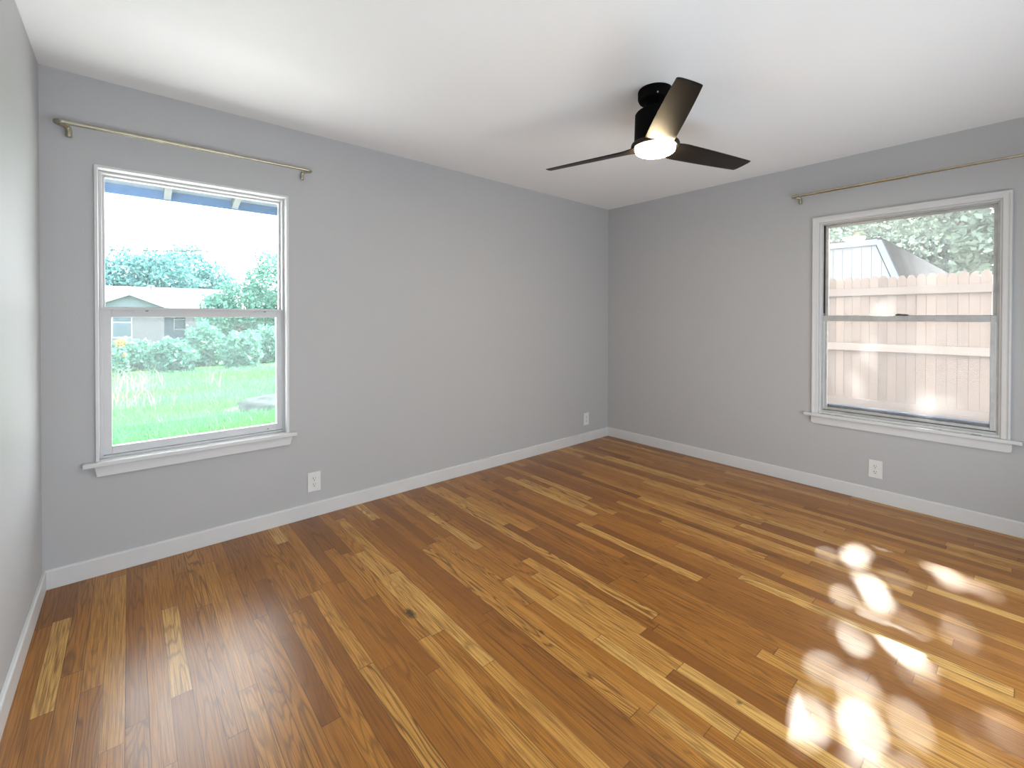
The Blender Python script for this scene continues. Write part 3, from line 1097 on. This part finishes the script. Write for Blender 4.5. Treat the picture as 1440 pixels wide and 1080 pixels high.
# ------------------------------------------------------------------ outside the right window: fence, shed, tree
FXX, FZ0 = 3.0, -0.06
fence = thing('picket_fence', 'weathered dog eared wooden fence outside the right window', 'fence', (FXX, -2.2, FZ0))
PW, PP = 0.0886, 0.0888
rr = random.Random(5)
proto = None
for k in range(48):
    y = 0.75 - k * PP + 2.2 - 0.55
    hgt = 1.845 + rr.uniform(-0.012, 0.012)
    if k % 8 == 0 or proto is None:
        pts = [(-PW / 2, 0), (PW / 2, 0), (PW / 2, 1.79), (PW / 2 - 0.006, 1.815), (PW / 2 - 0.018, 1.836), (PW / 2 - 0.032, 1.845),
               (-PW / 2 + 0.032, 1.845), (-PW / 2 + 0.018, 1.836), (-PW / 2 + 0.006, 1.815), (-PW / 2, 1.79)]
        bm = bmesh.new()
        prism(bm, pts, 0.0, 0.016, 'x')
        proto = obj('picket', bm, M_fence, fence, bevel=0.003, seg=1)
        o = proto
    else:
        o = proto.copy()
        COL.objects.link(o)
        o.parent = fence
    o.location = (rr.uniform(0, 0.004), y, rr.uniform(-0.014, 0.014))
    o.rotation_euler = (rr.uniform(-0.0008, 0.0008), 0, rr.uniform(-0.02, 0.02))
for z0, z1 in ((1.555, 1.645), (0.865, 0.955), (0.165, 0.262)):
    obj('rail', B((-0.036, 0.0, -2.4, 2.4, z0 - FZ0, z1 - FZ0)), M_fencerail, fence, bevel=0.003)

# neighbour's outbuilding
sh = thing('outbuilding', 'white sided outbuilding with a steep dark roof beyond the fence', 'building', (8.0, 1.0, FZ0))
sb = Vector((8.0, 1.0, FZ0))
t = NT('white_panel_siding')
sep = t.n('ShaderNodeSeparateXYZ')
t.put(sep.inputs[0], t.pos())
fr = t.math('FRACT', t.math('DIVIDE', sep.outputs[1], 0.175))
nd = t.n('ShaderNodeMapRange')
t.put(nd.inputs['Value'], fr)
nd.inputs['From Min'].default_value = 0.05
nd.inputs['From Max'].default_value = 0.085
c = t.mix(nd.outputs[0], (0.08, 0.08, 0.09, 1), (0.165, 0.165, 0.172, 1))
M_siding = t.end(t.principled(c, 0.6, 0, 0.3, t.bump(nd.outputs[0], 0.6, 0.01)))
M_strim = mat_plain('pale_blue_trim', (0.125, 0.155, 0.195), 0.5)
M_sroof = mat_shingle('dark_shingles', (0.030, 0.030, 0.033), (0.05, 0.048, 0.05), (PI / 2, 0, 0))
bm = bmesh.new()
prism(bm, [(5.0 - sb.y, 0), (5.0 - sb.y, 2.86 - sb.z), (-0.80 - sb.y, 2.86 - sb.z), (-1.86 - sb.y, 0)], 0, 0.1, 'x')
obj('siding', bm, M_siding, sh)
obj('fascia', B((-0.06, 0.02, -0.86 - sb.y, 5.0 - sb.y, 2.83 - sb.z, 2.95 - sb.z)), M_strim, sh, bevel=0.004)
bm = bmesh.new()
prism(bm, [(-0.80 - sb.y, 2.93 - sb.z), (-0.92 - sb.y, 2.93 - sb.z), (-2.02 - sb.y, 0), (-1.88 - sb.y, 0)], -0.05, 0.03, 'x')
obj('rake_board', bm, M_strim, sh, bevel=0.004)
bm = bmesh.new()
prism(bm, [(-0.82 - sb.y, 2.96 - sb.z), (-0.94 - sb.y, 2.96 - sb.z), (-2.05 - sb.y, 0), (-1.9 - sb.y, 0)], 0.03, 11.5, 'x')
obj('steep_roof', bm, M_sroof, sh)
obj('flat_roof', B((0.0, 11.5, -0.9 - sb.y, 5.0 - sb.y, 2.94 - sb.z, 2.99 - sb.z)), M_sroof, sh)

M_leaf_back = mat_leaf('back_leaf', (0.088, 0.125, 0.109), (0.175, 0.224, 0.186), 0.3)
g2 = 'trees behind the outbuilding'
tree('backyard_tree', 'tree rising behind the white outbuilding', (25, 4, -0.1), [((25, 4, 5.0), (3.0, 5.0, 4.0), .5), ((25, 1.2, 4.4), (2.6, 3.0, 3.4), .5)], 9000, 0.42, M_leaf_back, 0.25, g2)
tree('backyard_tree', 'tree at the right edge behind the dark steep roof', (22.5, -8.5, -0.1), [((22.5, -8.5, 4.2), (2.6, 3.6, 3.8), .6), ((22.5, -5.6, 3.4), (2.2, 2.4, 3.0), .4)], 8000, 0.38, M_leaf_back, 0.25, g2)

# shade tree: the sun reaches the floor only through gaps cut through its crown
SPOTS = [(-0.795, -2.20, .040), (-0.82, -2.22, .030), (-0.887, -2.449, .055), (-0.95, -2.40, .04), (-1.02, -2.46, .05), (-1.18, -2.53, .05), (-1.26, -2.58, .07),
         (-1.36, -2.62, .08), (-1.43, -2.50, .04), (-2.003, -2.388, .045), (-2.06, -2.46, .025), (-1.98, -2.575, .035), (-1.998, -2.675, .045),
         (-2.171, -2.715, .055), (-2.23, -2.60, .035), (-0.80, -2.759, .06), (-0.86, -2.86, .06), (-0.84, -2.80, .05), (-0.879, -2.935, .06), (-0.93, -2.82, .05), (-1.30, -2.878, .045),
         (-1.40, -2.875, .05), (-1.636, -2.766, .065), (-1.60, -2.70, .05), (-1.675, -2.544, .045), (-1.72, -2.60, .035), (-1.397, -3.003, .03), (-1.93, -2.975, .05), (-1.865, -3.047, .05),
         (-2.289, -2.537, .05), (-1.22, -2.75, .03), (-1.50, -2.62, .04), (-1.78, -2.80, .035), (-2.33, -2.78, .05), (-2.45, -2.9, .06), (-2.25, -2.85, .03),
         (-0.70, -2.66, .04), (-0.72, -2.52, .04), (-1.10, -2.40, .02), (-1.55, -2.95, .03), (-1.75, -2.92, .025), (-1.45, -2.74, .025), (-2.05, -2.82, .03), (-2.35, -2.62, .03), (-1.05, -2.62, .03), (-1.0, -2.95, .025), (-2.2, -3.05, .04), (-2.05, -3.1, .04)]
tbase = (10.6, -3.5, -0.1)
tr_ = thing('shade_tree', 'big shade tree with drooping branches behind the wooden fence', 'tree', tbase)
crown = [((9.6, -1.2, 7.6), (4.0, 4.6, 3.8), 23000), ((9.0, -3.4, 4.6), (2.3, 2.4, 2.4), 13000), ((10.5, -1.0, 4.9), (3.2, 3.2, 1.8), 6000), ((14, 1.0, 5.0), (3.0, 4.0, 2.4), 4000), ((5.6, -4.6, 6.6), (2.4, 2.8, 1.3), 7000)]  # last lobe is added overhead to shade the fence and panes
Q = np.concatenate([ell_points(n, c, r, RNG, 0.0) for c, r, n in crown])
q2 = []
for k in range(26):        # drooping sprays over the fence
    cx, cy, cz = 8.0 + rr.uniform(-0.6, 1.6), rr.uniform(-4.0, -1.9), rr.uniform(2.3, 3.2)
    q2.append(ell_points(110, (cx, cy, cz), (0.35, 0.4, 0.22), RNG, 0.0))
Q = np.concatenate([Q] + q2)
Q = Q[~((Q[:, 0] > 7.6) & (Q[:, 1] > -2.0) & (Q[:, 2] < 3.15))]
Q = Q[Q[:, 2] > 1.9]
sd = np.array(SUN_DIR)
# dense block of small leaves added across the sun beam to stop it
nd_ = 20000
al = RNG.uniform(9.0, 13.0, nd_)
e1 = np.cross(sd, [0, 0, 1.0])
e1 /= np.linalg.norm(e1)
e2 = np.cross(e1, sd)
dn = np.array([0.0, -2.5, 1.3]) + sd * al[:, None] + e1 * RNG.uniform(-1.1, 1.1, nd_)[:, None] + e2 * RNG.uniform(-1.1, 1.1, nd_)[:, None]
size = np.concatenate([RNG.uniform(0.10, 0.19, len(Q)), RNG.uniform(0.06, 0.11, nd_)])
Q = np.concatenate([Q, dn])
keep = np.ones(len(Q), bool)
for sx_, sy_, rad in SPOTS:
    d = Q - np.array([sx_, sy_, 0.0])
    al = d @ sd
    dist = np.linalg.norm(d - al[:, None] * sd, axis=1)
    keep &= (dist > min(rad, 0.06) * 0.42 + size * 0.16)
Q, size = Q[keep], size[keep]
M_leaf_shade = mat_leaf('shade_leaf', (0.107, 0.151, 0.118), (0.201, 0.266, 0.202), 0.28)
link('foliage', leaves_mesh('foliage', Q - np.array(tbase), size, RNG, 0.2), M_leaf_shade, tr_)
bm = trunk_bm([((0, 0, -0.1), 0.22), ((-0.1, 0.1, 1.5), 0.22), ((-0.3, 0.6, 3.4), 0.2), ((-0.9, 1.6, 6.5), 0.1)])
for tip in ((-1.8, -0.2, 4.4), (0.2, 2.6, 5.4), (-2.6, 1.8, 6.6), (1.8, 3.0, 5.8)):
    tube(bm, catmull([(-0.12, 0.12, 1.7), (tip[0] * 0.5, tip[1] * 0.5, tip[2] * 0.6), tip], 5), 0.10, 8, 0.03)
obj('trunk', bm, M_bark, tr_, True)
